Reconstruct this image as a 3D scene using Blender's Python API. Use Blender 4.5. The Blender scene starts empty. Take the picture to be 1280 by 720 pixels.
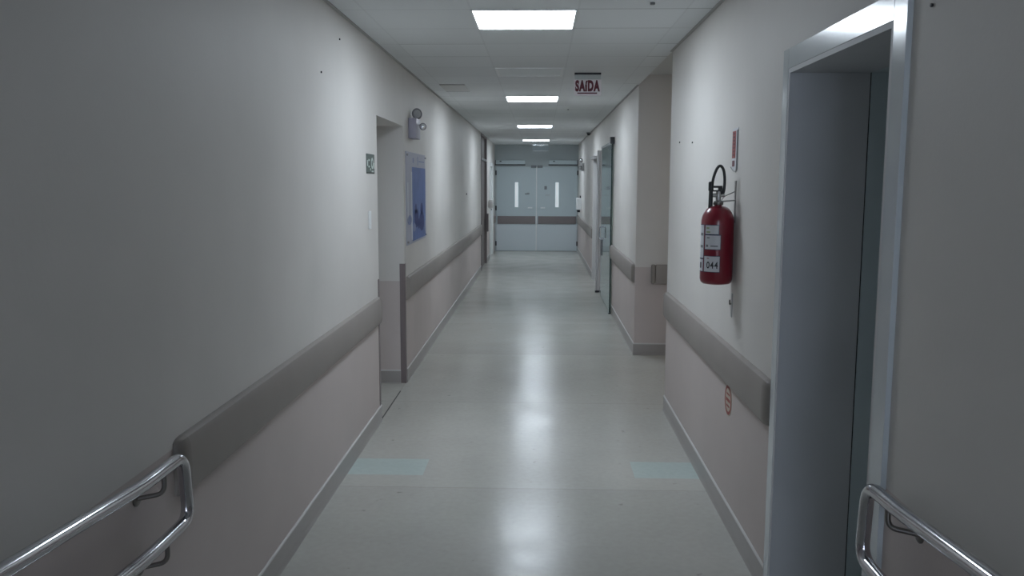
import bpy, bmesh, math, random
from mathutils import Vector, Matrix
random.seed(4)
PI = math.pi
C = bpy.context.scene.collection
XL, XR, H = -1.2, 1.003, 2.8          # corridor walls and ceiling (metres)
YE = 22.8                             # end wall with the double doors
YB = -6.0                             # wall behind the camera
RY, RS = 2.28, 0.07                   # start and slope of the ramp that rises towards the camera

# ------------------------------------------------------------------ helpers
def link(o, parent=None):
    C.objects.link(o)
    if parent: o.parent = parent
    return o
def obj(name, bm, mat, parent=None, smooth=False):
    me = bpy.data.meshes.new(name)
    bmesh.ops.recalc_face_normals(bm, faces=bm.faces[:])
    bm.to_mesh(me); bm.free()
    if mat: me.materials.append(mat)
    if smooth:
        for p in me.polygons: p.use_smooth = True
        try: me.set_sharp_from_angle(angle=math.radians(38))
        except Exception: pass
    o = bpy.data.objects.new(name, me)
    link(o, parent)
    if parent: o.matrix_parent_inverse = Matrix.Translation(-parent.location)
    return o
def thing(name, label, cat, loc, group=None, kind=None):
    o = bpy.data.objects.new(name, None); o.empty_display_size = .05
    o.location = loc; link(o)
    if label: o['label'] = label
    if cat: o['category'] = cat
    if group: o['group'] = group
    if kind: o['kind'] = kind
    return o
def tag(o, label, cat, group=None):
    o['label'] = label; o['category'] = cat
    if group: o['group'] = group
    return o
def struct(name, bm, mat, parent=None, label=None, smooth=False):
    o = obj(name, bm, mat, parent, smooth)
    if not parent: o['kind'] = 'structure'
    if label: o['label'] = label
    return o
def bx(bm, x0, x1, y0, y1, z0, z1, bev=0, seg=2):
    vs = [bm.verts.new((x, y, z)) for x in (x0, x1) for y in (y0, y1) for z in (z0, z1)]
    f = [(0,1,3,2),(4,6,7,5),(0,4,5,1),(2,3,7,6),(0,2,6,4),(1,5,7,3)]
    fs = [bm.faces.new([vs[i] for i in q]) for q in f]
    if bev:
        es = list({e for q in fs for e in q.edges})
        bmesh.ops.bevel(bm, geom=es, offset=bev, segments=seg, affect='EDGES', profile=.5, clamp_overlap=True)
    return bm
def B(*a, **k): return bx(bmesh.new(), *a, **k)
def BB(*bs):
    bm = bmesh.new()
    for b in bs: bx(bm, *b)
    return bm
def tube(bm, pts, r, n=16, cap=True):
    pts = [Vector(p) for p in pts]
    rings = []; up = None
    for i, p in enumerate(pts):
        d = (pts[min(i+1, len(pts)-1)] - pts[max(i-1, 0)]).normalized()
        if up is None:
            up = Vector((0,0,1)) if abs(d.z) < .9 else Vector((1,0,0))
        a = d.cross(up).normalized(); up = a.cross(d).normalized()
        rr = r[i] if isinstance(r, (list, tuple)) else r
        rings.append([bm.verts.new(p + rr*(math.cos(2*PI*k/n)*a + math.sin(2*PI*k/n)*up)) for k in range(n)])
    for A, D in zip(rings, rings[1:]):
        for k in range(n): bm.faces.new((A[k], A[(k+1) % n], D[(k+1) % n], D[k]))
    if cap: bm.faces.new(rings[0][::-1]); bm.faces.new(rings[-1])
    return bm
def T(pts, r, n=16): return tube(bmesh.new(), pts, r, n)
def lathe(bm, prof, M, n=40):
    rings = []
    for r, z in prof:
        rings.append([bm.verts.new(M @ Vector((r*math.cos(2*PI*k/n), r*math.sin(2*PI*k/n), z))) for k in range(n)])
    for A, D in zip(rings, rings[1:]):
        for k in range(n): bm.faces.new((A[k], A[(k+1) % n], D[(k+1) % n], D[k]))
    bm.faces.new(rings[0][::-1]); bm.faces.new(rings[-1])
    return bm
def fillet(pts, rad, seg=8):
    pts = [Vector(p) for p in pts]; out = [pts[0]]
    for a, b, c in zip(pts, pts[1:], pts[2:]):
        u = (a-b).normalized(); v = (c-b).normalized()
        d = min(rad, (a-b).length*.49, (c-b).length*.49)
        p0, p1 = b+u*d, b+v*d
        for k in range(seg+1):
            t = k/seg; out.append(p0*(1-t)**2 + b*2*t*(1-t) + p1*t*t)
    out.append(pts[-1]); return out
def text_bm(s, w, h, thick, M, bold=0.0, space=1.0):
    """lettering of exactly w x h, lying in local XZ plane facing -Y, then moved by M"""
    cu = bpy.data.curves.new('txt', 'FONT'); cu.body = s; cu.size = 1; cu.extrude = .01; cu.offset = bold
    cu.resolution_u = 4; cu.space_character = space
    o = bpy.data.objects.new('txt', cu); C.objects.link(o)
    bpy.context.view_layer.update()
    me = bpy.data.meshes.new_from_object(o.evaluated_get(bpy.context.evaluated_depsgraph_get()))
    bm = bmesh.new(); bm.from_mesh(me)
    xs = [v.co.x for v in bm.verts]; ys = [v.co.y for v in bm.verts]
    x0, x1, y0, y1 = min(xs), max(xs), min(ys), max(ys)
    for v in bm.verts:
        x = (v.co.x-x0)/(x1-x0)-.5; z = (v.co.y-y0)/(y1-y0)-.5; y = -v.co.z/.01*thick/2
        v.co = M @ Vector((x*w, y, z*h))
    bpy.data.objects.remove(o); bpy.data.curves.remove(cu); bpy.data.meshes.remove(me)
    return bm
def ring_bm(bm, c, ax_u, ax_v, r0, r1, t, n=32):
    c, u, v = Vector(c), Vector(ax_u), Vector(ax_v); w = u.cross(v)
    L = []
    for k in range(n):
        d = math.cos(2*PI*k/n)*u + math.sin(2*PI*k/n)*v
        L.append([bm.verts.new(c+d*r0), bm.verts.new(c+d*r1), bm.verts.new(c+d*r1+w*t), bm.verts.new(c+d*r0+w*t)])
    for k in range(n):
        A, D = L[k], L[(k+1) % n]
        for i in range(4): bm.faces.new((A[i], A[(i+1) % 4], D[(i+1) % 4], D[i]))
    return bm

# ------------------------------------------------------------------ materials
def mat(name, col, rough=.5, metal=0, spec=.5, coat=0, coat_r=.1, bump=0, bscale=60, var=0, vscale=3, emit=None, es=0, alpha=1, trans=0, ior=1.45):
    m = bpy.data.materials.new(name); m.use_nodes = True
    nt = m.node_tree; b = nt.nodes['Principled BSDF']
    b.inputs['Base Color'].default_value = (*col, 1); b.inputs['Roughness'].default_value = rough
    b.inputs['Metallic'].default_value = metal; b.inputs['Specular IOR Level'].default_value = spec
    b.inputs['Coat Weight'].default_value = coat; b.inputs['Coat Roughness'].default_value = coat_r
    b.inputs['Transmission Weight'].default_value = trans; b.inputs['IOR'].default_value = ior
    b.inputs['Alpha'].default_value = alpha
    if emit: b.inputs['Emission Color'].default_value = (*emit, 1); b.inputs['Emission Strength'].default_value = es
    tc = nt.nodes.new('ShaderNodeTexCoord')
    if bump:
        n = nt.nodes.new('ShaderNodeTexNoise'); n.inputs['Scale'].default_value = bscale; n.inputs['Detail'].default_value = 3
        bp = nt.nodes.new('ShaderNodeBump'); bp.inputs['Strength'].default_value = bump; bp.inputs['Distance'].default_value = .004
        nt.links.new(tc.outputs['Object'], n.inputs['Vector'])
        nt.links.new(n.outputs['Fac'], bp.inputs['Height']); nt.links.new(bp.outputs['Normal'], b.inputs['Normal'])
    if var:
        n = nt.nodes.new('ShaderNodeTexNoise'); n.inputs['Scale'].default_value = vscale; n.inputs['Detail'].default_value = 5
        mp = nt.nodes.new('ShaderNodeMapRange')
        mp.inputs['From Min'].default_value = .3; mp.inputs['From Max'].default_value = .7
        mp.inputs['To Min'].default_value = 1-var; mp.inputs['To Max'].default_value = 1+var
        mx = nt.nodes.new('ShaderNodeVectorMath'); mx.operation = 'SCALE'; mx.inputs[0].default_value = col
        nt.links.new(tc.outputs['Object'], n.inputs['Vector']); nt.links.new(n.outputs['Fac'], mp.inputs['Value'])
        nt.links.new(mp.outputs['Result'], mx.inputs['Scale']); nt.links.new(mx.outputs['Vector'], b.inputs['Base Color'])
    return m

WALL_UP, WALL_LO = (.655,.63,.60), (.54,.475,.455)
def wall_mat():
    m = mat('wall_paint', WALL_UP, .55, bump=.12, bscale=45)
    nt = m.node_tree; b = nt.nodes['Principled BSDF']; N = nt.nodes.new; Lk = nt.links.new
    g = N('ShaderNodeNewGeometry'); sx = N('ShaderNodeSeparateXYZ'); Lk(g.outputs['Position'], sx.inputs[0])
    gt = N('ShaderNodeMath'); gt.operation = 'GREATER_THAN'; gt.inputs[1].default_value = .93; Lk(sx.outputs['Z'], gt.inputs[0])
    mx = N('ShaderNodeMix'); mx.data_type = 'RGBA'
    mx.inputs['A'].default_value = (*WALL_LO, 1); mx.inputs['B'].default_value = (*WALL_UP, 1)
    Lk(gt.outputs[0], mx.inputs['Factor'])
    n = N('ShaderNodeTexNoise'); n.inputs['Scale'].default_value = 1.3; n.inputs['Detail'].default_value = 4
    Lk(g.outputs['Position'], n.inputs['Vector'])
    mp = N('ShaderNodeMapRange'); mp.inputs['From Min'].default_value = .3; mp.inputs['From Max'].default_value = .7
    mp.inputs['To Min'].default_value = .95; mp.inputs['To Max'].default_value = 1.05; Lk(n.outputs['Fac'], mp.inputs['Value'])
    sc = N('ShaderNodeVectorMath'); sc.operation = 'SCALE'
    Lk(mx.outputs['Result'], sc.inputs[0]); Lk(mp.outputs['Result'], sc.inputs['Scale']); Lk(sc.outputs['Vector'], b.inputs['Base Color'])
    return m
def floor_mat():
    m = mat('vinyl_floor', (.45,.47,.42), .2, spec=.5)
    nt = m.node_tree; b = nt.nodes['Principled BSDF']; N = nt.nodes.new; Lk = nt.links.new
    g = N('ShaderNodeNewGeometry'); sx = N('ShaderNodeSeparateXYZ'); Lk(g.outputs['Position'], sx.inputs[0])
    def noise(s, d=4, vec=None):
        n = N('ShaderNodeTexNoise'); n.inputs['Scale'].default_value = s; n.inputs['Detail'].default_value = d
        Lk(vec or g.outputs['Position'], n.inputs['Vector']); return n.outputs['Fac']
    def rng(v, a, c, lo, hi):
        p = N('ShaderNodeMapRange'); p.inputs['From Min'].default_value = a; p.inputs['From Max'].default_value = c
        p.inputs['To Min'].default_value = lo; p.inputs['To Max'].default_value = hi; Lk(v, p.inputs['Value']); return p.outputs['Result']
    def mth(op, a, c=None):
        q = N('ShaderNodeMath'); q.operation = op
        for i, v in enumerate((a, c)):
            if v is None: continue
            if isinstance(v, (int, float)): q.inputs[i].default_value = v
            else: Lk(v, q.inputs[i])
        return q.outputs[0]
    big = rng(noise(1.1), .3, .7, .93, 1.06)
    fine = rng(noise(28, 6), .3, .75, 1.03, .95)
    spots = rng(noise(14, 2), .72, .78, 1, .72)           # small scuffs
    # transverse seams between the sheets, each sheet a slightly different tone
    sheet = mth('FLOOR', mth('DIVIDE', mth('ADD', sx.outputs['Y'], -0.9), 2.0))
    wn = N('ShaderNodeTexWhiteNoise'); wn.noise_dimensions = '1D'; Lk(sheet, wn.inputs['W'])
    tone = rng(wn.outputs['Value'], 0, 1, .95, 1.05)
    fr = mth('ABSOLUTE', mth('SUBTRACT', mth('FRACT', mth('DIVIDE', mth('ADD', sx.outputs['Y'], -0.9), 2.0)), .5))
    seam = rng(fr, .4965, .4985, 1, .86)
    tot = mth('MULTIPLY', mth('MULTIPLY', big, fine), mth('MULTIPLY', mth('MULTIPLY', spots, tone), seam))
    # mint repair patches against both walls
    ax = mth('ABSOLUTE', mth('SUBTRACT', sx.outputs['X'], -.06))
    inx = mth('GREATER_THAN', ax, .655)
    iny = mth('MULTIPLY', mth('GREATER_THAN', sx.outputs['Y'], 5.11), mth('LESS_THAN', sx.outputs['Y'], 5.42))
    patch = mth('MULTIPLY', inx, iny)
    mx = N('ShaderNodeMix'); mx.data_type = 'RGBA'
    mx.inputs['A'].default_value = (.46,.452,.412,1); mx.inputs['B'].default_value = (.45,.53,.505,1)
    Lk(patch, mx.inputs['Factor'])
    sc = N('ShaderNodeVectorMath'); sc.operation = 'SCALE'
    Lk(mx.outputs['Result'], sc.inputs[0]); Lk(tot, sc.inputs['Scale']); Lk(sc.outputs['Vector'], b.inputs['Base Color'])
    Lk(rng(noise(2.3, 3), .35, .7, .195, .262), b.inputs['Roughness'])
    cp = N('ShaderNodeCombineXYZ'); Lk(mth('MULTIPLY', sx.outputs['X'], 1.0), cp.inputs[0]); Lk(mth('MULTIPLY', sx.outputs['Y'], .8), cp.inputs[1])
    bp = N('ShaderNodeBump'); bp.inputs['Strength'].default_value = .5; bp.inputs['Distance'].default_value = .004
    Lk(noise(5, 2, cp.outputs[0]), bp.inputs['Height']); Lk(bp.outputs['Normal'], b.inputs['Normal'])
    return m
def ceil_mat():
    m = mat('ceiling_tiles', (.62,.64,.64), .8)
    nt = m.node_tree; b = nt.nodes['Principled BSDF']; N = nt.nodes.new; Lk = nt.links.new
    g = N('ShaderNodeNewGeometry'); sx = N('ShaderNodeSeparateXYZ'); Lk(g.outputs['Position'], sx.inputs[0])
    def mth(op, a, c=None):
        q = N('ShaderNodeMath'); q.operation = op
        for i, v in enumerate((a, c)):
            if v is None: continue
            if isinstance(v, (int, float)): q.inputs[i].default_value = v
            else: Lk(v, q.inputs[i])
        return q.outputs[0]
    def cell(ax, off, s=.625): return mth('DIVIDE', mth('SUBTRACT', sx.outputs[ax], off), s)
    cx, cy = cell('X', -.4095), cell('Y', 5.12)
    def line(v, w):
        return mth('GREATER_THAN', mth('ABSOLUTE', mth('SUBTRACT', mth('FRACT', v), .5)), .5-w)
    fx, fy = mth('FLOOR', cx), mth('FLOOR', cy)
    cb = N('ShaderNodeCombineXYZ'); Lk(fx, cb.inputs[0]); Lk(fy, cb.inputs[1])
    wn = N('ShaderNodeTexWhiteNoise'); wn.noise_dimensions = '2D'; Lk(cb.outputs[0], wn.inputs['Vector'])
    # cross joints show darkly only on some tiles, as the tiles sag by different amounts
    strong = mth('GREATER_THAN', wn.outputs['Value'], .72)
    d = mth('ADD', mth('MULTIPLY', line(cy, .016), mth('ADD', mth('MULTIPLY', strong, .38), .10)), mth('MULTIPLY', line(cx, .010), .07))
    tone = mth('ADD', mth('MULTIPLY', wn.outputs['Value'], .06), .97)
    tot = mth('MULTIPLY', tone, mth('SUBTRACT', 1.0, d))
    sc = N('ShaderNodeVectorMath'); sc.operation = 'SCALE'; sc.inputs[0].default_value = (.71,.74,.75)
    Lk(tot, sc.inputs['Scale']); Lk(sc.outputs['Vector'], b.inputs['Base Color'])
    return m

M = {}
M['wall'] = wall_mat(); M['floor'] = floor_mat(); M['ceil'] = ceil_mat()
M['plain_ceil'] = mat('plain_ceiling', (.60,.61,.60), .8)
M['end_wall'] = mat('end_wall_paint', (.42,.465,.475), .6)
M['guard'] = mat('wall_guard_vinyl', (.29,.26,.24), .5, bump=.1, bscale=300, var=.04)
M['guard_cap'] = mat('wall_guard_cap', (.25,.225,.205), .45)
M['corner'] = mat('corner_guard_vinyl', (.19,.155,.155), .45)
M['base'] = mat('skirting_vinyl', (.34,.318,.305), .35, var=.05)
M['base_lip'] = mat('skirting_lip', (.62,.61,.60), .4)
M['enamel'] = mat('white_enamel', (.57,.62,.65), .2, coat=.5, coat_r=.12, bump=.06, bscale=12, var=.03)
M['jamb'] = mat('grey_white_jamb', (.485,.50,.52), .5, var=.04)
M['leaf'] = mat('door_leaf_laminate', (.50,.51,.52), .5)
M['door'] = mat('double_door_laminate', (.47,.55,.575), .4)
M['door_lo'] = mat('double_door_kick', (.57,.635,.665), .35)
M['dark_strip'] = mat('door_guard_strip', (.19,.165,.165), .5)
M['brown'] = mat('brown_door_laminate', (.21,.18,.175), .5, var=.08)
M['chrome'] = mat('polished_steel', (.50,.50,.53), .10, metal=1)
M['steel'] = mat('dull_steel', (.42,.42,.42), .35, metal=1)
M['dark_steel'] = mat('bracket_steel', (.22,.21,.20), .35, metal=1)
M['black'] = mat('black_rubber', (.012,.013,.015), .35)
M['red'] = mat('red_enamel', (.19,.006,.019), .28, coat=.35, coat_r=.12)
M['label_white'] = mat('label_paper', (.62,.63,.66), .5)
M['ink'] = mat('black_ink', (.02,.02,.025), .5)
M['label_blue'] = mat('label_border_ink', (.03,.035,.08), .5)
M['label_green'] = mat('label_green_ink', (.30,.36,.20), .5)
M['sign_red'] = mat('sign_red_ink', (.11,.003,.016), .45)
M['sign_white'] = mat('sign_acrylic', (.88,.82,.84), .3)
M['sign_green'] = mat('sign_dark_green', (.035,.06,.05), .4)
M['sign_pale'] = mat('sign_pale_ink', (.55,.62,.58), .5)
M['white_plastic'] = mat('white_plastic', (.75,.77,.77), .35)
M['lilac'] = mat('lilac_grey_plastic', (.38,.37,.45), .4)
M['frost'] = mat('lamp_glass_grey', (.42,.43,.44), .3)
M['rim'] = mat('lamp_rim', (.22,.22,.235), .35)
M['lens'] = mat('lamp_reflector', (.9,.92,.95), .25, metal=1)
M['tray_frame'] = mat('fixture_frame', (.78,.8,.8), .4)
M['led'] = mat('led_diffuser', (.9,.9,.9), .5, emit=(.835,.945,1.06), es=22.5)
M['passage_fill'] = mat('passage_fill_diffuser', (.9,.9,.9), .5, emit=(1.0,.92,.84), es=5)
M['fill_glow'] = mat('fill_window_glow', (.8,.85,.9), .3, emit=(.76,.88,1.08), es=8.2)  # glow of the added window, bluish fill from behind the camera
M['acrylic_grey'] = mat('sign_hanger_plate', (.52,.55,.54), .3)
M['off'] = mat('unlit_diffuser', (.70,.73,.73), .35)
M['slot'] = mat('door_slot_glow', (.8,.85,.85), .2, emit=(.85,.95,1.0), es=.32)
M['glass'] = mat('green_glass', (.72,.88,.84), .05, trans=.92, ior=1.45)
M['glass_edge'] = mat('glass_edge_seal', (.015,.035,.032), .2)
M['alu'] = mat('aluminium', (.45,.44,.43), .35, metal=.6)
M['acrylic'] = mat('clear_acrylic', (.85,.92,.95), .06, trans=.95, ior=1.3)
M['board'] = mat('poster_board', (.40,.41,.50), .45)
M['poster_blue'] = mat('poster_blue', (.12,.18,.42), .5, spec=.25, var=.12, vscale=6)
M['poster_dark'] = mat('poster_dark_blue', (.05,.07,.22), .5, spec=.2)
M['poster_mid'] = mat('poster_pale_blue', (.24,.28,.46), .5, spec=.2)
M['sticker_red'] = mat('sticker_red', (.28,.05,.045), .5)
M['sticker_cream'] = mat('sticker_cream', (.50,.44,.36), .5)
M['side_pale'] = mat('poster_pale_band', (.6,.63,.68), .5)
M['gap'] = mat('dark_gap', (.04,.038,.036), .7)
M['grey_item'] = mat('grey_plate', (.16,.17,.18), .4)

# ------------------------------------------------------------------ floor, ceiling, walls
def ramp(y): return max(0, (RY-y)*RS) if y > -2.5 else (RY+2.5)*RS
bm = bmesh.new()
def quad(bm, *p): bm.faces.new([bm.verts.new(q) for q in p])
# one slab: level part, ramp part and the side corridor
for (x0, x1, y0, y1) in ((XL-.4, XR, RY, YE+.2), (XL-.4, XR, -2.5, RY), (XL-.4, XR, YB-.2, -2.5), (XR, XR+.6, RY, 6.72), (XR, 4.2, 6.72, 8.96), (XR, XR+.35, 14.95, 16.1)):
    z0, z1 = ramp(y0), ramp(y1)
    v = [bm.verts.new(p) for p in ((x0,y0,z0),(x1,y0,z0),(x1,y1,z1),(x0,y1,z1),(x0,y0,-.15),(x1,y0,-.15),(x1,y1,-.15),(x0,y1,-.15))]
    for q in ((0,1,2,3),(4,7,6,5),(0,4,5,1),(1,5,6,2),(2,6,7,3),(3,7,4,0)): bm.faces.new([v[i] for i in q])
struct('floor', bm, M['floor'])
struct('ceiling', BB((XL-.4, XR, YB-.2, YE+.2, H, H+.1), (XR, XR+.6, YB-.2, 6.72, H, H+.1), (XR, XR+.35, 9.2, YE+.2, H, H+.1)), M['ceil'])
struct('ceiling', B(XR, 4.2, 6.72, 8.96, 2.9, 3.0), M['plain_ceil'])
# left wall: recess 6.33-7.55, brown door 17.45-19.3, white door 20.45-21.7
w = XL-.3
LW = [(w,XL,YB-.2,6.33,-.05,H), (w,XL,6.33,7.55,2.29,H), (w,XL,7.55,17.45,-.05,H), (w,XL,19.3,20.45,-.05,H),
      (w,XL,20.45,21.7,2.2,H), (w,XL,21.7,YE+.2,-.05,H), (w-.06,w,6.33,7.55,2.29,H), (w-.06,w,17.3,22,2.2,H)]
struct('wall_left', BB(*LW), M['wall'])
r = XR+.35; rn = XR+.6
RW = [(XR,rn,YB-.2,2.505,-.05,H), (XR,rn,2.505,3.53,2.255,H), (XR,rn,3.53,6.72,-.05,H), (rn,rn+.06,2.4,3.65,0,H)]
struct('wall_right', BB(*RW), M['wall'])
bm = BB((XR,r,9.2,14.95,-.05,H), (XR,r,14.95,16.1,2.25,H), (XR,r,16.1,YE+.2,-.05,H))
bx(bm, XR, 4.2, 8.96, 9.2, -.05, 2.9)
struct('wall_right_far', bm, M['wall'])
struct('wall_side_passage', BB((rn,4.2,6.5,6.72,-.05,2.9), (4.0,4.2,6.72,8.96,-.05,2.9)), M['wall'])
struct('wall_end', BB((XL,-1.17,YE,YE+.2,-.05,H), (.99,XR,YE,YE+.2,-.05,H), (-1.17,.99,YE,YE+.2,2.24,H)), M['end_wall'])
struct('wall_behind', BB((XL,XR,YB-.2,YB,0,.95),(XL,XR,YB-.2,YB,2.55,H),(XL,-1.0,YB-.2,YB,.95,2.55),(.8,XR,YB-.2,YB,.95,2.55)), M['wall'])
wn_ = thing('fill_window_1', 'wide unseen window added behind the camera for bluish fill light at the back end of the corridor', None, (-.1, YB, .95), kind='structure')  # unseen, added to throw fill light up the corridor
obj('window_frame', BB((-1.0,-.94,YB-.12,YB-.02,.95,2.55),(.74,.8,YB-.12,YB-.02,.95,2.55),(-.94,.74,YB-.12,YB-.02,.95,1.01),(-.94,.74,YB-.12,YB-.02,2.49,2.55),(-.13,-.07,YB-.12,YB-.02,1.01,2.49)), M['tray_frame'], wn_)
obj('fill_window_glass', B(-.94,.74,YB-.09,YB-.07,1.01,2.49), M['fill_glow'], wn_)

# edge angle, its grey colour drawing the soft shadow line round the ceiling
def angle(name, side, y0, y1):
    bm = bmesh.new(); s = 1 if side < 0 else -1; x = XL if side < 0 else XR
    bx(bm, min(x, x+s*.02), max(x, x+s*.02), y0, y1, H-.006, H)
    return struct(name, bm, M['edge_shade'])
M['edge_shade'] = mat('ceiling_edge_shade', (.40,.40,.39), .6)
angle('trim_1', -1, YB, 17.45); angle('trim_2', 1, YB, 6.72); angle('trim_3', 1, 8.96, YE)

# baseboards: coved vinyl skirting with a paler top lip
def skirt(name, x, side, segs):
    root = thing(name, None, None, (x, segs[0][0], 0), kind='structure')
    s = side
    a, l = bmesh.new(), bmesh.new()
    for y0, y1 in segs:
        def prism(bm, prof):
            R = [[bm.verts.new((x+s*px, y, pz+ramp(y))) for px, pz in prof] for y in (y0, y1)]
            k = len(prof)
            for i in range(k): bm.faces.new((R[0][i], R[0][(i+1) % k], R[1][(i+1) % k], R[1][i]))
            bm.faces.new(R[0][::-1]); bm.faces.new(R[1])
        prism(a, [(-.001,-.02),(.013,-.02),(.013,0.001),(.011,.005),(.008,.014),(.006,.03),(.006,.112),(-.001,.112)])
        prism(l, [(-.001,.112),(.008,.112),(.0085,.118),(.004,.124),(-.001,.124)])
    obj('skirting', a, M['base'], root); obj('lip', l, M['base_lip'], root)
    return root
skirt('baseboard_left', XL, 1, [(YB,-2.5),(-2.5,RY),(RY,6.33),(7.602,17.45),(19.3,20.4)])
skirt('baseboard_right', XR, -1, [(YB,-2.5),(-2.5,RY),(RY,2.42),(3.61,6.72)])
skirt('baseboard_right_far', XR, -1, [(8.96,14.9),(16.15,YE)])
def skirt_x(name, x0, x1, y):
    root = thing(name, None, None, (x0, y, 0), kind='structure')
    obj('skirting', BB((x0,x1,y-.008,y,0,.112),(x0,x1,y-.022,y,0,.008)), M['base'], root)
    obj('lip', B(x0,x1,y-.0095,y,.112,.124), M['base_lip'], root)
skirt_x('baseboard_return', XR-.0095, 4.0, 8.96)
skirt_x('baseboard_recess', w+.02, XL-.046, 7.55)

# ------------------------------------------------------------------ doors and openings
# left recess (door_1): door leaf at the back of the deep opening
d1 = thing('door_1', 'flush grey door at the back of the deep recess in the left wall', None, (w, 6.9, 0), kind='structure')
obj('door_leaf', B(w-.06, w-.012, 6.33, 7.55, .006, 2.29), M['leaf'], d1)
obj('threshold', B(XL-.3, XL-.004, 6.335, 7.545, 0, .003), M['floor'], d1)
obj('floor_joint', B(XL-.006, XL+.002, 6.36, 7.25, 0, .0032), M['gap'], d1)
hb = T([(w-.012,7.4,1.02),(w+.04,7.4,1.02),(w+.05,7.39,1.02),(w+.05,7.28,1.02)], .009, 10)
obj('door_handle', hb, M['steel'], d1, True)

# near right door (door_2): white enamel frame, deep jamb, leaf set back
d2 = thing('door_2', 'near doorway in the right wall with glossy white steel frame', None, (XR, 3.0, 0), kind='structure')
t0 = XR-.016
fr = bmesh.new()
bx(fr, t0, XR+.001, 2.415, 2.505, ramp(2.45), 2.335, .002)
bx(fr, t0, XR+.001, 3.53, 3.605, 0, 2.335, .002)
bx(fr, t0, XR+.001, 2.505, 3.53, 2.255, 2.335, .002)
obj('door_frame', fr, M['enamel'], d2)
obj('jamb', BB((t0+.002,XR+.302,3.512,3.5302,0,2.255), (t0+.002,XR+.302,2.5048,2.523,0,2.255), (t0+.002,XR+.302,2.523,3.512,2.237,2.2552)), M['jamb'], d2)
obj('inner_reveal', BB((XR+.308,XR+.55,3.514,3.5302,0,2.255), (XR+.308,XR+.55,2.5048,2.521,0,2.255), (XR+.308,XR+.55,2.521,3.514,2.239,2.2552)), M['door'], d2)
obj('door_leaf', B(XR+.552, XR+.592, 2.52, 3.52, .006, 2.25), M['leaf'], d2)
obj('reveal_joint', BB((XR+.302,XR+.308,3.517,3.5302,0,2.255),(XR+.302,XR+.308,2.5048,2.518,0,2.255),(XR+.302,XR+.308,2.518,3.517,2.242,2.2552)), M['gap'], d2)
obj('door_handle', T([(XR+.552,2.62,1.02),(XR+.51,2.62,1.02),(XR+.50,2.63,1.02),(XR+.50,2.74,1.02)], .009, 10), M['steel'], d2, True)

# far left brown door with transom (door_3)
d3 = thing('door_3', 'full height dark brown door with transom panel, far left wall', None, (XL, 18.4, 0), kind='structure')
obj('door_leaf', B(XL-.08, XL-.04, 17.53, 19.22, .006, 2.26), M['brown'], d3)
obj('transom_panel', B(XL-.08, XL-.04, 17.53, 19.22, 2.32, 2.76), M['brown'], d3)
obj('door_frame', BB((XL-.3,XL+.012,17.45,17.53,0,H),(XL-.3,XL+.012,19.22,19.30,0,H),(XL-.3,XL+.012,17.53,19.22,2.76,H)), M['brown'], d3)
obj('transom_bar', B(XL-.1, XL+.016, 17.53, 19.22, 2.27, 2.31), M['leaf'], d3)
obj('pull_bar', BB((XL+.012,XL+.05,19.12,19.30,.72,1.12)), M['dark_strip'], d3)
# far left white door (door_4)
d4 = thing('door_4', 'white door with pale frame next to the end wall on the left', None, (XL, 21.0, 0), kind='structure')
obj('door_frame', BB((XL-.3,XL+.02,20.40,20.50,0,2.28),(XL-.3,XL+.02,21.66,21.76,0,2.28),(XL-.3,XL+.02,20.50,21.66,2.2,2.28)), M['white_plastic'], d4)
obj('door_leaf', B(XL-.06, XL-.02, 20.5, 21.66, .006, 2.2), M['white_plastic'], d4)

# right far doorway (door_5): light frame, leaf set back
d5 = thing('door_5', 'doorway with pale frame behind the glass door in the right wall', None, (XR, 15.5, 0), kind='structure')
obj('door_frame', BB((XR-.02,XR+.34,14.95,15.02,0,2.32),(XR-.02,XR+.34,16.03,16.1,0,2.32),(XR-.02,XR+.34,15.02,16.03,2.25,2.32)), M['base_lip'], d5)
obj('head_trim', B(XR-.09, XR-.02, 14.95, 16.12, 2.23, 2.27), M['alu'], d5)
obj('door_leaf', B(XR+.08, XR+.12, 15.02, 16.03, .006, 2.25), M['leaf'], d5)

# end double door (door_6)
Y = YE
d6 = thing('door_6', 'pale grey double door closing the end of the corridor', None, (-.09, Y, 0), kind='structure')
for (a, b, hx, s) in ((-1.155, -.098, -1.15, 1), (-.082, .978, .973, -1)):
    lf = obj('door_leaf', B(a, b, Y-.03, Y+.02, .006, 2.232, .003), M['door'], d6)
    obj('lower_panel', B(a+.004, b-.004, Y-.033, Y-.029, .012, .70), M['door_lo'], lf)
    obj('guard_strip', B(a+.03, b-.02, Y-.048, Y-.029, .722, .93, .005), M['dark_strip'], lf)
    cx = -.619 if s > 0 else .449
    obj('vision_slot', B(cx-.044, cx+.044, Y-.036, Y-.029, 1.165, 1.818), M['slot'], lf)  # emission stands in for light from beyond the doors
    obj('slot_frame', BB((cx-.058,cx-.044,Y-.038,Y-.029,1.15,1.832),(cx+.044,cx+.058,Y-.038,Y-.029,1.15,1.832),(cx-.044,cx+.044,Y-.038,Y-.029,1.15,1.165),(cx-.044,cx+.044,Y-.038,Y-.029,1.818,1.832)), M['door'], lf)
    kx = -.263 if s > 0 else .076
    obj('door_handle', BB((kx-.06,kx+.06,Y-.085,Y-.065,1.135,1.165),(kx-.055,kx-.035,Y-.07,Y-.029,1.137,1.163),(kx+.035,kx+.055,Y-.07,Y-.029,1.137,1.163)), M['white_plastic'], lf)
    for z in (.204, 1.14, 2.066):
        obj('hinge', T([(hx-.014*s, Y-.034, z-.06), (hx-.014*s, Y-.034, z+.06)], .018, 12), M['black'], lf, True)
obj('astragal', B(-.108, -.082, Y-.042, Y-.03, .01, 2.225), M['white_plastic'], d6)
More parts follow.
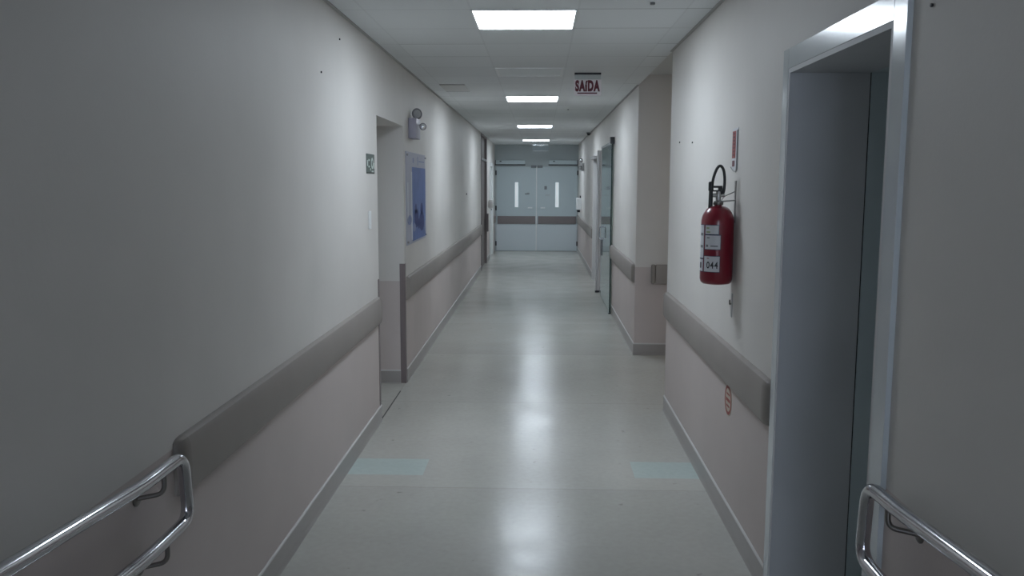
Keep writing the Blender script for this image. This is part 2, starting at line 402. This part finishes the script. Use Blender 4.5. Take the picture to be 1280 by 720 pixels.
obj('door_frame', BB((-1.2,-1.158,Y-.02,Y+.05,0,2.24),(.98,1.003,Y-.02,Y+.05,0,2.24),(-1.2,1.003,Y-.02,Y+.05,2.236,2.262)), M['end_wall'], d6)
obj('floor_gap', B(-1.158, .98, Y-.028, Y+.05, 0, .006), M['gap'], d6)
obj('coordinator_bar', BB((-.24,-.10,Y-.075,Y-.02,2.195,2.262),(-.075,.065,Y-.075,Y-.02,2.195,2.262)), M['grey_item'], d6)
for x0, x1, nm in ((-1.166,-.396,'left'), (.236,.971,'right')):
    t = thing('door_closer', f'long pale automatic door closer box above the {nm} leaf of the end double door', 'door closer', ((x0+x1)/2, Y, 2.27), 'door closers over the end doors')
    obj('closer_case', B(x0, x1, Y-.10, Y, 2.288, 2.392, .006), M['door'], t)
    obj('closer_rail', B(x0-.02, x1+.005, Y-.085, Y-.021, 2.263, 2.287), M['black'], t)
    obj('end_cap', B(x0-.012 if nm=='left' else x1, x0 if nm=='left' else x1+.012, Y-.10, Y, 2.282, 2.395), M['black'], t)
    obj('indicator', B(x0+.10, x0+.15, Y-.104, Y-.10, 2.352, 2.376), M['black'], t)
# small notices on the leaves
tag(obj('notice_plate', BB((-.40,-.28,Y-.034,Y-.03,1.50,1.53),(-.35,-.28,Y-.034,Y-.03,1.535,1.545)), M['grey_item']), 'small narrow notice on the left leaf of the end double door', 'notice')
tag(obj('notice_plate', B(.13,.26,Y-.034,Y-.03,1.47,1.50), M['end_wall']), 'small pale narrow notice on the right leaf of the end double door', 'notice')
tag(obj('access_plate', B(.112,.180,Y-.046,Y-.03,1.63,1.72,.006), M['grey_item']), 'small dark square plate on the right leaf of the end double door', 'plate')

# ------------------------------------------------------------------ wall guards (bumper rails)
def guard(label, x, side, y0, y1, cap0=True, cap1=True):
    t = thing('wall_guard', label, 'bumper rail', (x, y0, .757), 'taupe bumper rails along the walls')
    s = side
    prof = [(0,.757),(.012,.757),(.026,.764),(.035,.785),(.037,.86),(.035,.932),(.026,.953),(.012,.96),(0,.96)]
    def ext(ya, yb, grow):
        bm = bmesh.new()
        R = [[bm.verts.new((x+s*(px+(grow if px else 0)), y, .8585+(pz-.8585)*(1+grow*4))) for px, pz in prof] for y in (ya, yb)]
        k = len(prof)
        for i in range(k): bm.faces.new((R[0][i], R[0][(i+1) % k], R[1][(i+1) % k], R[1][i]))
        bm.faces.new(R[0][::-1]); bm.faces.new(R[1]); return bm
    obj('guard_cover', ext(y0+(.06 if cap0 else 0), y1-(.06 if cap1 else 0), 0), M['guard'], t, True)
    def cap(ya, yb):
        # rounded end cap: shrinks towards its free end
        bm = bmesh.new(); R = []
        for k in range(7):
            u = k/6; y = ya+(yb-ya)*u; q = math.sqrt(max(0, 1-u**2.6)); q = max(q, .25); qz = .82+.18*q
            R.append([bm.verts.new((x+s*(px*q+.0008*(px > 0)), y, .8585+(pz-.8585)*qz)) for px, pz in prof])
        k = len(prof)
        for A, D in zip(R, R[1:]):
            for i in range(k): bm.faces.new((A[i], A[(i+1) % k], D[(i+1) % k], D[i]))
        bm.faces.new(R[0][::-1]); bm.faces.new(R[-1]); return bm
    if cap0: obj('end_cap', cap(y0+.06, y0), M['guard_cap'], t, True)
    if cap1: obj('end_cap', cap(y1-.06, y1), M['guard_cap'], t, True)
    return t
guard('taupe bumper rail on the left wall between chrome handrail and doorway recess', XL, 1, 2.69, 6.29)
guard('long taupe bumper rail on the left wall beyond the doorway recess, under the poster', XL, 1, 7.63, 17.44, False)
guard('short taupe bumper rail on the left wall beside the end double door', XL, 1, 21.8, 22.75)
guard('taupe bumper rail on the right wall below the red fire extinguisher', XR, -1, 3.615, 6.69)
guard('taupe bumper rail on the right wall between wall corner and glass door', XR, -1, 9.0, 11.95)
guard('far taupe bumper rail on the right wall beyond the glass door', XR, -1, 16.2, 22.75)
t = thing('wall_guard', 'short taupe bumper rail on the return wall facing the camera', 'bumper rail', (1.17, 8.96, .757), 'taupe bumper rails along the walls')
obj('guard_cover', B(1.21, 3.9, 8.923, 8.96, .757, .96, .012), M['guard'], t, True)
obj('end_cap', B(1.165, 1.2095, 8.922, 8.96, .756, .961, .014, 4), M['guard_cap'], t, True)

# corner guards
def corner(label, x, y, sx, sy, z1=1.085):
    bm = bmesh.new()
    bx(bm, min(x, x-sx*.045), max(x, x-sx*.045), min(y, y+sy*.003), max(y, y+sy*.003), .0, z1)
    bx(bm, min(x, x+sx*.003), max(x, x+sx*.003), min(y+sy*.003, y-sy*.045), max(y+sy*.003, y-sy*.045), .0, z1)
    return tag(obj('corner_guard', bm, M['corner']), label, 'corner guard')
corner('brown corner guard on the far edge of the left doorway recess', XL, 7.55, 1, -1)
corner('brown corner guard on the near edge of the left doorway recess', XL, 6.33, 1, 1)
corner('brown corner guard on the right wall just past the glass door', XR, 16.14, -1, -1, 1.15)

# ------------------------------------------------------------------ ceiling fixtures
def light(y, label, on=True):
    x0, x1 = -.4, .2; y0, y1 = y, y+.6
    t = thing('ceiling_light', label, 'ceiling light', (-.1, y+.3, H), 'square ceiling light panels')
    z0 = H-.008
    b_ = .011
    obj('fixture_frame', BB((x0-b_,x0,y0-b_,y1+b_,z0,H+.001),(x1,x1+b_,y0-b_,y1+b_,z0,H+.001),(x0,x1,y0-b_,y0,z0,H+.001),(x0,x1,y1,y1+b_,z0,H+.001)), M['tray_frame'], t)
    # thin diffuser with softly rounded corners
    bm = bmesh.new(); bx(bm, x0, x1, y0, y1, z0+.002, H+.001)
    es = [e for e in bm.edges if abs(e.verts[0].co.z-e.verts[1].co.z) > .005]
    bmesh.ops.bevel(bm, geom=es, offset=.02, segments=4, affect='EDGES')
    obj('diffuser', bm, M['led'] if on else M['off'], t)
    return t
light(5.13, 'lit square ceiling panel nearest the camera, largest and brightest')
light(10.13, 'lit square ceiling panel, second from the camera, past the exit sign')
light(15.13, 'lit square ceiling panel, third from the camera')
light(20.13, 'lit square ceiling panel farthest away, before the end doors')
t = thing('ceiling_light', 'dim unseen ceiling panel added to brighten the side passage on the right', 'ceiling light', (2.6, 7.84, 2.9))  # unseen panel, added to light the passage ceiling and return wall
obj('fixture_frame', BB((2.28,2.3,7.52,8.16,2.892,2.901),(2.9,2.92,7.52,8.16,2.892,2.901),(2.3,2.9,7.52,7.54,2.892,2.901),(2.3,2.9,8.14,8.16,2.892,2.901)), M['tray_frame'], t)
obj('diffuser', B(2.3,2.9,7.54,8.14,2.894,2.901), M['passage_fill'], t)
light(.13, 'unlit square ceiling panel above the camera', False)
t = thing('ceiling_vent', 'unlit flat square access panel in the ceiling left of the exit sign', 'ceiling panel', (-.1, 7.93, H))
obj('panel_frame', BB((-.40,-.375,7.66,8.22,H-.008,H+.001),(.175,.2,7.66,8.22,H-.008,H+.001),(-.375,.175,7.66,7.685,H-.008,H+.001),(-.375,.175,8.195,8.22,H-.008,H+.001)), M['tray_frame'], t)
obj('panel_face', B(-.375,.175,7.685,8.195,H-.005,H+.001), M['off'], t)
t = thing('ceiling_hatch', 'small access hatch outlined in the ceiling beside the left wall', 'hatch', (-.9, 9.25, H))
obj('hatch_lid', B(-1.04,-.78,8.96,9.56,H-.004,H+.001), M['plain_ceil'], t)
for q in (8.93, 9.56): obj('hatch_gap', B(-1.04,-.78,q,q+.03,H-.003,H+.001), M['gap'], t)
def disc(c, r, h, n=24): return lathe(bmesh.new(), [(r*.9,-h),(r,-h*.6),(r,0)], Matrix.Translation(c), n)
for c, l in (((.375, 11.9, H), 'tiny dark sprinkler cap in the ceiling beyond the exit sign'), ((.62, 4.95, H), 'tiny dark sprinkler cap in the near ceiling by the right wall')):
    tag(obj('ceiling_sprinkler', disc(c, .014, .012), M['grey_item'], None, True), l, 'sprinkler cap')
t = thing('dome_camera', 'small black dome camera where ceiling meets the right wall', 'camera', (.93, 17.3, H))
obj('camera_base', disc((.9585,17.3,H), .045, .02), M['grey_item'], t, True)
obj('camera_dome', lathe(bmesh.new(), [(.036*math.cos(a), -.02-.04*math.sin(a)) for a in [k*PI/18 for k in range(9)]], Matrix.Translation((.9585,17.3,H))), M['black'], t, True)

# SAIDA exit sign hanging from the ceiling
t = thing('exit_sign', 'hanging white exit sign with dark red lettering SAÍDA', 'exit sign', (.428, 8.014, H))
obj('ceiling_rail', B(.308,.550,8.0,8.03,H-.017,H,.002), M['ink'], t)
obj('hanger_panel', BB((.308,.55,8.012,8.018,H-.060,H-.017)), M['acrylic_grey'], t)
obj('sign_panel', B(.304,.554,8.010,8.020,H-.205,H-.060,.002), M['sign_white'], t)
L = text_bm('SAíDA', .226, .104, .003, Matrix.Translation((.428,8.0085,H-.117)), .062, 1.17)
obj('lettering', L, M['sign_red'], t)
obj('underline', B(.335,.515,8.0065,8.010,H-.188,H-.177), M['sign_red'], t)

# clear acrylic hanging sign before the end doors
t = thing('hanging_sign', 'clear acrylic sign plate hanging from the ceiling before the end doors', 'sign', (-.02, 21.6, H))
obj('rail', BB((-.2,.22,21.59,21.61,H-.016,H)), M['end_wall'], t)
obj('plate', B(-.19,.21,21.597,21.603,H-.20,H-.016), M['acrylic'], t)
obj('lower_edge', B(-.19,.21,21.596,21.604,H-.206,H-.2), M['white_plastic'], t)
obj('hanger_clip', BB((.02,.19,21.585,21.596,H-.05,H-.032),(-.02,.05,21.585,21.596,H-.098,H-.075)), M['white_plastic'], t)

# ------------------------------------------------------------------ fire extinguisher
cx, cy = .915, 4.45
E = thing('fire_extinguisher', 'red fire extinguisher numbered 044 hung on the right wall', 'fire extinguisher', (cx, cy, 1.283))
R_ = .083
prof = [(.0,0),(.05,.0),(.068,.003),(.078,.012),(R_,.028),(R_,.315)]
for k in range(1, 10):
    a = k*PI/2/9.5; prof.append((.022+(R_-.022)*math.cos(a), .315+.088*math.sin(a)))
prof += [(.020,.404),(.020,.412)]
MT = Matrix.Translation((cx, cy, 1.283))
obj('cylinder', lathe(bmesh.new(), prof[1:], MT, 64), M['red'], E, True)
zt = 1.283+.412
obj('neck_ring', lathe(bmesh.new(), [(.024,0),(.026,.003),(.026,.014),(.022,.018)], Matrix.Translation((cx,cy,zt-.004)), 24), M['dark_steel'], E, True)
v = bmesh.new()
lathe(v, [(.012,0),(.014,.004),(.014,.05),(.011,.06)], Matrix.Translation((cx,cy,zt+.01)), 20)
tube(v, [(cx-.03,cy,zt+.045),(cx+.03,cy,zt+.045)], .010, 12)
obj('valve', v, M['steel'], E, True)
hd = bmesh.new()
bx(hd, cx-.036, cx+.02, cy-.012, cy+.012, zt+.064, zt+.072, .002)
bx(hd, cx-.030, cx+.018, cy-.010, cy+.010, zt+.083, zt+.094, .003)
bx(hd, cx-.002, cx+.018, cy-.010, cy+.010, zt+.05, zt+.084)
obj('handle', hd, M['ink'], E, True)
def arc3(pts, seg=10):
    # smooth Catmull-Rom through the points
    P = [Vector(p) for p in pts]; P = [P[0]*2-P[1]] + P + [P[-1]*2-P[-2]]; out = []
    for i in range(1, len(P)-2):
        for k in range(seg):
            t = k/seg; a, b, c, d = P[i-1:i+3]
            out.append(.5*((2*b)+(c-a)*t+(2*a-5*b+4*c-d)*t*t+(-a+3*b-3*c+d)*t**3))
    out.append(P[-2]); return out
hz = 1.283
hose = arc3([(cx-.034,cy,hz+.50),(cx-.028,cy,hz+.545),(cx-.012,cy,hz+.592),(cx+.006,cy,hz+.606),(cx+.022,cy,hz+.585),(cx+.029,cy,hz+.54),(cx+.028,cy,hz+.49),(cx+.022,cy,hz+.462)])
obj('hose', T(hose, .0075, 12), M['black'], E, True)
obj('horn', lathe(bmesh.new(), [(.009,.175),(.0135,.170),(.0135,.13),(.010,.126),(.0115,.05),(.013,0)][::-1], Matrix.Translation((cx-.040,cy-.004,hz+.352)), 20), M['black'], E, True)
# labels: curved patches on the cylinder
def patch(a0, a1, z0, z1, off, n=14):
    bm = bmesh.new(); A = []
    for k in range(n+1):
        a = math.radians(a0+(a1-a0)*k/n)
        A.append([bm.verts.new((cx+(R_+o)*math.cos(a), cy+(R_+o)*math.sin(a), hz+z)) for o, z in ((off,z0),(off,z1),(0,z1),(0,z0))])
    for p, q in zip(A, A[1:]):
        for i in range(4): bm.faces.new((p[i], p[(i+1) % 4], q[(i+1) % 4], q[i]))
    bm.faces.new(A[0][::-1]); bm.faces.new(A[-1]); return bm
def label_with(parts_mat, a0, a1, z0, z1):
    obj('label_border', patch(a0-2, a1+2, z0-.0035, z1+.0035, .0006), M['label_blue'], E, True)
    return obj('label', patch(a0, a1, z0, z1, .0012), M['label_white'], E, True)
l1 = label_with(None, 214, 263, .262, .306)
for k, (z, a1) in enumerate(((.292, 230), (.272, 234))):
    obj('print', patch(219, a1, z-.004, z+.004, .0018), M['label_green'], l1)
l2 = label_with(None, 214, 270, .185, .255)
obj('print', patch(222, 232, .240, .246, .0018), M['grey_item'], l2)
obj('print', patch(236, 262, .198, .204, .0018), M['grey_item'], l2)
obj('print', patch(219, 227, .196, .208, .0018), M['grey_item'], l2)
l3 = label_with(None, 212, 269, .070, .148)
# number 044, bent round the cylinder
tb = text_bm('044', 1, .036, .001, Matrix.Identity(4), .022, 1.15)
for vv in tb.verts:
    a = math.radians(243.5 + vv.co.x*41); rr = R_+.0016-vv.co.y*.4
    vv.co = Vector((cx+rr*math.cos(a), cy+rr*math.sin(a), hz+.104+vv.co.z))
obj('number', tb, M['ink'], l3)
obj('print', patch(224, 232, .136, .140, .0018), M['sticker_red'], l3)
l4 = label_with(None, 166, 206, .138, .306)
for z in (.20, .262): obj('print', patch(184, 203, z-.01, z+.004, .0018), M['grey_item'], l4)
l5 = label_with(None, 166, 204, .070, .130)
obj('print', patch(184, 196, .085, .115, .0018), M['ink'], l5)
# wall bracket with two wires round the neck
br = thing('wall_bracket', 'steel wall bracket holding the fire extinguisher by its neck', 'bracket', (XR, cy, 1.62))
obj('back_strip', B(XR-.005, XR, cy-.012, cy+.012, 1.60, 1.815, .001), M['dark_steel'], br)
for dy in (-.030, .030):
    obj('wire', T(arc3([(XR-.004,cy+dy*.4,1.715),(cx+.05,cy+dy,1.712),(cx,cy+dy*.85,1.708),(cx-.02,cy+dy*.3,1.708)]), .003, 8), M['steel'], br, True)
obj('wire', T([(XR-.004,cy,1.76),(cx+.035,cy+.02,1.735),(cx+.02,cy+.026,1.713)], .0028, 8), M['steel'], br, True)
lb = thing('wall_hook', 'small steel hook on the right wall just under the fire extinguisher', 'hook', (XR, cy, 1.13))
obj('hook_plate', B(XR-.004, XR, cy-.014, cy+.014, 1.11, 1.235, .001), M['steel'], lb)
obj('hook_tip', T(fillet([(XR-.004,cy,1.18),(XR-.013,cy,1.175),(XR-.013,cy,1.20)], .01), .004, 8), M['dark_steel'], lb, True)

# vertical red sign above the extinguisher
t = thing('wall_sign', 'small upright red and white sign above the fire extinguisher', 'sign', (XR, 4.49, 1.97))
obj('sign_plate', B(XR-.003, XR, 4.432, 4.555, 1.868, 2.082, .001), M['label_white'], t)
obj('red_panel', B(XR-.0045, XR-.003, 4.475, 4.548, 1.93, 2.068), M['sticker_red'], t)
for k in range(7):
    z = 1.942+k*.018
    obj('printed_mark', B(XR-.0055, XR-.0045, 4.492, 4.532, z, z+.010), M['sign_red'], t)
obj('lower_mark', B(XR-.0045, XR-.003, 4.49, 4.54, 1.888, 1.918), M['sign_red'], t)
obj('holder_clip', T(arc3([(XR-.006,4.435,2.07),(XR-.006,4.434,1.88),(XR-.008,4.45,1.862),(XR-.008,4.50,1.866),(XR-.008,4.555,1.885)]), .0025, 6), M['steel'], t, True)

# round sticker below bumper rail
t = thing('round_sticker', 'round red and cream sticker low on the right wall under the bumper rail', 'sticker', (XR, 4.46, .66))
def YZdisc(y, z, r0, r1, x, th):
    return ring_bm(bmesh.new(), (x, y, z), (0,1,0), (0,0,1), r0, r1, -th if False else -th, 36)
obj('sticker_back', YZdisc(4.46, .664, .0005, .085, XR+.001, .0025), M['sticker_cream'], t)
obj('red_ring', YZdisc(4.46, .664, .062, .079, XR-.0015, .0006), M['sticker_red'], t)
obj('red_bars', BB((XR-.0022,XR-.0015,4.425,4.495,.690,.700),(XR-.0022,XR-.0015,4.412,4.508,.655,.672),(XR-.0022,XR-.0015,4.425,4.495,.627,.637)), M['sticker_red'], t)

# screw plugs on walls
for (x, y, z, l) in ((XR, 6.27, 2.093, 'farther of two tiny dark screw plugs on the right wall'), (XR, 5.75, 2.068, 'nearer of two tiny dark screw plugs on the right wall'),
                  (XL, 4.745, 2.398, 'tiny dark screw plug high on the left wall, the lower one'), (XL, 5.2, 2.646, 'tiny dark screw plug high on the left wall near the ceiling')):
    s = -1 if x > 0 else 1
    tag(obj('screw_plug', T([(x-s*.001, y, z), (x+s*.006, y, z)], .006, 10), M['ink'], None, True), l, 'screw plug')
tag(obj('screw_plug', T([(XR+.001, 2.30, 2.255), (XR-.006, 2.30, 2.255)], .005, 10), M['ink'], None, True), 'tiny dark screw plug beside the near right door frame', 'screw plug')

# ------------------------------------------------------------------ left wall objects
t = thing('room_sign', 'small dark green sign with pale symbols before the left doorway', 'sign', (XL, 6.07, 1.93))
obj('sign_plate', B(XL, XL+.004, 5.93, 6.21, 1.862, 2.0, .001), M['sign_green'], t)
x = XL+.004
obj('ring_symbol', ring_bm(bmesh.new(), (x, 6.125, 1.936), (0,1,0), (0,0,1), .022, .040, .0008, 24), M['sign_pale'], t)
for q in ((5.945,5.975,1.915,1.955),(5.99,6.035,1.95,1.963),(5.99,6.03,1.905,1.917),(6.045,6.075,1.885,1.90),(6.17,6.195,1.9,1.94),(6.10,6.17,1.874,1.884)):
    obj('symbol_mark', B(x, x+.0008, *q), M['sign_pale'], t)
obj('lower_band', B(x, x+.0006, 5.935, 6.205, 1.866, 1.872), M['gap'], t)
t = thing('light_switch', 'slim white light switch plate near the left doorway', 'light switch', (XL, 6.0, 1.54))
obj('switch_plate', B(XL, XL+.010, 5.968, 6.036, 1.476, 1.602, .003), M['white_plastic'], t)
obj('rocker', B(XL+.010, XL+.014, 5.99, 6.014, 1.515, 1.563, .001), M['white_plastic'], t)

t = thing('emergency_light', 'lilac grey emergency light with two round lamps above the poster', 'emergency light', (XL, 8.0, 2.2))
obj('case', B(XL-.001, XL+.075, 7.86, 8.12, 2.20, 2.385, .01), M['lilac'], t, True)
def lamp(parent, c, d, r, lit=False, rim='rim'):
    z = Vector(d).normalized(); q = z.to_track_quat('Z', 'Y').to_matrix().to_4x4()
    Mx = Matrix.Translation(c) @ q
    l = obj('lamp', lathe(bmesh.new(), [(r*.45,-r*.7),(r*.85,-r*.45),(r,-r*.1),(r,0),(r*.72,0),(r*.72,-.004)], Mx, 32), M[rim], parent, True)
    obj('lamp_lens', lathe(bmesh.new(), [(r*.715,-.004),(r*.715,.001),(r*.5,.008),(r*.1,.010)], Mx, 32), M['lens'] if lit else M['frost'], l, True)
lamp(t, (XL+.060, 8.02, 2.432), (.75,-1,.0), .052)
lamp(t, (XL+.115, 8.0, 2.315), (.3,-1,.08), .034, True)
obj('lamp_arm', T([(XL+.04,8.06,2.38),(XL+.045,8.06,2.42)], .010, 10), M['lilac'], t, True)
obj('lamp_arm', T([(XL+.07,8.03,2.33),(XL+.10,8.02,2.325)], .010, 10), M['lilac'], t, True)

# poster board
t = thing('picture_poster', 'blue picture poster on a pale acrylic board on the left wall', 'poster', (XL, 8.3, 1.24))
obj('backing_board', B(XL, XL+.008, 7.66, 8.92, 1.235, 2.08, .002), M['board'], t)
xf = XL+.008
obj('blue_panel', B(xf, xf+.002, 8.0, 8.92, 1.255, 1.945), M['poster_blue'], t)
def blob(y, z, ry, rz, n=24, th=.001, x=None):
    bm = bmesh.new(); x = x or xf+.002
    A = [bm.verts.new((x, y+ry*math.cos(2*PI*k/n), z+rz*math.sin(2*PI*k/n))) for k in range(n)]
    D = [bm.verts.new((x+th, v.co.y, v.co.z)) for v in A]
    bm.faces.new(A[::-1]); bm.faces.new(D)
    for k in range(n): bm.faces.new((A[k], A[(k+1) % n], D[(k+1) % n], D[k]))
    return bm
pf = bmesh.new()
for (y, z, a, b_) in ((8.22,1.55,.07,.05),(8.26,1.46,.13,.09),(8.62,1.54,.09,.06),(8.62,1.42,.17,.10),(8.42,1.40,.08,.05)):
    q = blob(y, z, a, b_); me = bpy.data.meshes.new('q'); q.to_mesh(me); q.free(); pf.from_mesh(me); bpy.data.meshes.remove(me)
obj('dark_figures', pf, M['poster_dark'], t)
for (y, z, a, b_) in ((7.83,1.46,.13,.045),(8.1,1.38,.09,.04),(8.85,1.36,.05,.06)):
    obj('pale_swoosh', blob(y, z, a, b_, x=xf+(.003 if y > 8 else 0.0005)), M['poster_mid'], t)
for q in ((xf,xf+.001,8.05,8.12,1.985,2.03),(xf,xf+.001,8.36,8.40,1.965,2.05),(xf,xf+.001,8.44,8.85,2.0,2.012)): obj('header_mark', B(*q), M['poster_mid'], t)
for q in ((xf,xf+.0015,7.72,7.76,1.45,1.80),(xf,xf+.0015,7.94,8.0,1.27,1.9)): obj('side_band', B(*q), M['side_pale'], t)
for (y, z) in ((7.69,2.05),(8.89,2.05),(7.69,1.265),(8.89,1.265)):
    obj('standoff', T([(XL+.008,y,z),(XL+.022,y,z)], .010, 14), M['chrome'], t, True)

tag(obj('wall_hook', T([(XL-.001,14.0,1.62),(XL+.012,14.0,1.62)], .016, 12), M['ink'], None, True), 'tiny dark knob on the left wall midway down the corridor', 'hook')  # short round knob, not a hook

# dispensers near the end
t = thing('soap_dispenser', 'rounded pale dispenser on the left wall between brown and white doors', 'dispenser', (XL, 20.0, 1.2))
bm = bmesh.new(); bx(bm, XL-.001, XL+.11, 19.9, 20.06, 1.2, 1.42, .05, 5)
obj('case', bm, M['base_lip'], t, True)
obj('nozzle', T([(XL+.07,19.98,1.2),(XL+.07,19.98,1.17)], .012, 10), M['grey_item'], t, True)
t = thing('paper_dispenser', 'white box dispenser on the far right wall beside the end doors', 'dispenser', (XR, 21.0, 1.15))
obj('case', B(XR-.12, XR, 20.85, 21.15, 1.16, 1.44, .012), M['white_plastic'], t)
obj('outlet', B(XR-.10, XR-.03, 20.87, 21.0, 1.10, 1.16), M['ink'], t)
obj('top_lock', B(XR-.04, XR-.01, 20.9, 20.95, 1.44, 1.50), M['ink'], t)
t = thing('emergency_light', 'small white emergency light with round lamps high on the far right wall', 'emergency light', (XR, 19.8, 2.2))
obj('case', B(XR-.07, XR+.001, 19.7, 19.95, 2.08, 2.26, .01), M['leaf'], t)
lamp(t, (XR-.075, 19.75, 2.31), (-.6,-1,0), .05, True)
lamp(t, (XR-.09, 19.69, 2.15), (-.6,-1,0), .045)

# ------------------------------------------------------------------ sliding glass door on the right wall
t = thing('glass_door', 'tall frameless green glass door standing along the right wall', 'glass door', (.96, 13.4, 0))
gx = .975
obj('glass_pane', B(gx-.005, gx+.005, 11.82, 13.7, .02, 2.34), M['glass'], t)
obj('edge_seal', B(gx-.009,gx+.009,11.8,11.82,.012,2.35), M['glass_edge'], t)
obj('top_channel', B(gx-.014,gx+.014,11.82,13.7,2.335,2.365), M['grey_item'], t)
obj('top_bracket', B(gx-.035, XR-.002, 11.72, 11.82, 2.33, 2.42, .004), M['black'], t)
obj('bottom_pivot', B(gx-.016, gx+.016, 11.78, 11.90, 0, .02), M['black'], t)
obj('pull_handle', T(fillet([(gx-.005,13.3,.95),(gx-.05,13.3,.95),(gx-.05,13.3,1.13),(gx-.005,13.3,1.13)], .02), .010, 10), M['chrome'], t, True)
obj('lock_plate', B(gx-.016, gx+.016, 13.35, 13.6, .68, .93), M['grey_item'], t)
t = thing('door_post', 'slim aluminium post at the far side of the glass door', 'post', (.97, 14.2, 0))
obj('post_shaft', B(.930, .958, 14.16, 14.22, .03, 2.33, .003), M['alu'], t)
obj('post_slat', B(.962, .996, 14.16, 14.22, .03, 2.33, .003), M['base_lip'], t)
obj('post_foot', B(.925, .998, 14.14, 14.24, 0, .032), M['black'], t)

# ------------------------------------------------------------------ chrome handrails
def handrail(label, x, side, yend, z1=.946, z2=.730):
    s = side; rx = x+s*.082
    t = thing('handrail', label, 'handrail', (x, yend-.7, ramp(yend-.7)), 'double chrome handrails either side of the ramp')
    r = .0195
    def zz(z, y): return z+max(0, (2.30-y)*.072)
    ys = -2.4
    pts = [(rx,ys,zz(z1,ys)), (rx,2.30 if s>0 else yend-.2,z1+(0 if s>0 else .006)), (rx,yend,z1), (rx,yend+.022,z2), (rx,2.30 if s>0 else yend-.2,z2), (rx,ys,zz(z2,ys))]
    path = [Vector(pts[0])]
    path = fillet(pts, .06, 12)
    bm = T(path, r, 20)
    obj('rail', bm, M['chrome'], t, True)
    for k, yb in enumerate((yend-.15, yend-1.35, yend-2.55, yend-3.75)):
        for z in (z1, z2):
            zr = zz(z, yb)
            br = fillet([(rx, yb+.012, zr-r*.8), (rx, yb+.012, zr-.072), (x+s*.006, yb, zr-.085)], .045, 8)
            b = obj('bracket', T(br, .0075, 10), M['dark_steel'], t, True)
            fl = lathe(bmesh.new(), [(.024,0),(.024,.004),(.018,.008),(.008,.008)], Matrix.Translation((x, yb, zr-.085)) @ Matrix.Rotation(PI/2*s, 4, 'Y'), 24)
            obj('flange', fl, M['dark_steel'], b, True)
    return t
handrail('double chrome handrail on the left wall ending at the bumper rail', XL, 1, 2.575)
handrail('double chrome handrail on the right wall ending at the near door frame', XR, -1, 2.335, .965, .745)

# ------------------------------------------------------------------ light, world, camera
wd = bpy.data.worlds.new('world'); bpy.context.scene.world = wd; wd.use_nodes = True
wd.node_tree.nodes['Background'].inputs[0].default_value = (.3,.35,.4,1)
wd.node_tree.nodes['Background'].inputs[1].default_value = .05
sc = bpy.context.scene
f, pt, yw, rl = 1070.372, .1220238, -.0322158, .0027273
cyw, syw, cp, sp = math.cos(yw), math.sin(yw), math.cos(pt), math.sin(pt)
fw = Vector((syw*cp, cyw*cp, -sp)); rt = Vector((cyw, -syw, 0)); up = rt.cross(fw)
r2 = rt*math.cos(rl)+up*math.sin(rl); u2 = -rt*math.sin(rl)+up*math.cos(rl)
cam = bpy.data.cameras.new('camera'); cam.sensor_width = 36; cam.lens = f/1280*36; cam.clip_start = .05
co = bpy.data.objects.new('camera', cam); C.objects.link(co)
co.matrix_world = Matrix(((r2.x,u2.x,-fw.x,0),(r2.y,u2.y,-fw.y,0),(r2.z,u2.z,-fw.z,1.8),(0,0,0,1)))
sc.camera = co
sc.view_settings.view_transform = 'Standard'; sc.view_settings.look = 'None'; sc.view_settings.exposure = 0; sc.view_settings.gamma = 1.07
sc.cycles.use_denoising = True; sc.cycles.max_bounces = 12; sc.cycles.diffuse_bounces = 8; sc.cycles.sample_clamp_indirect = 6
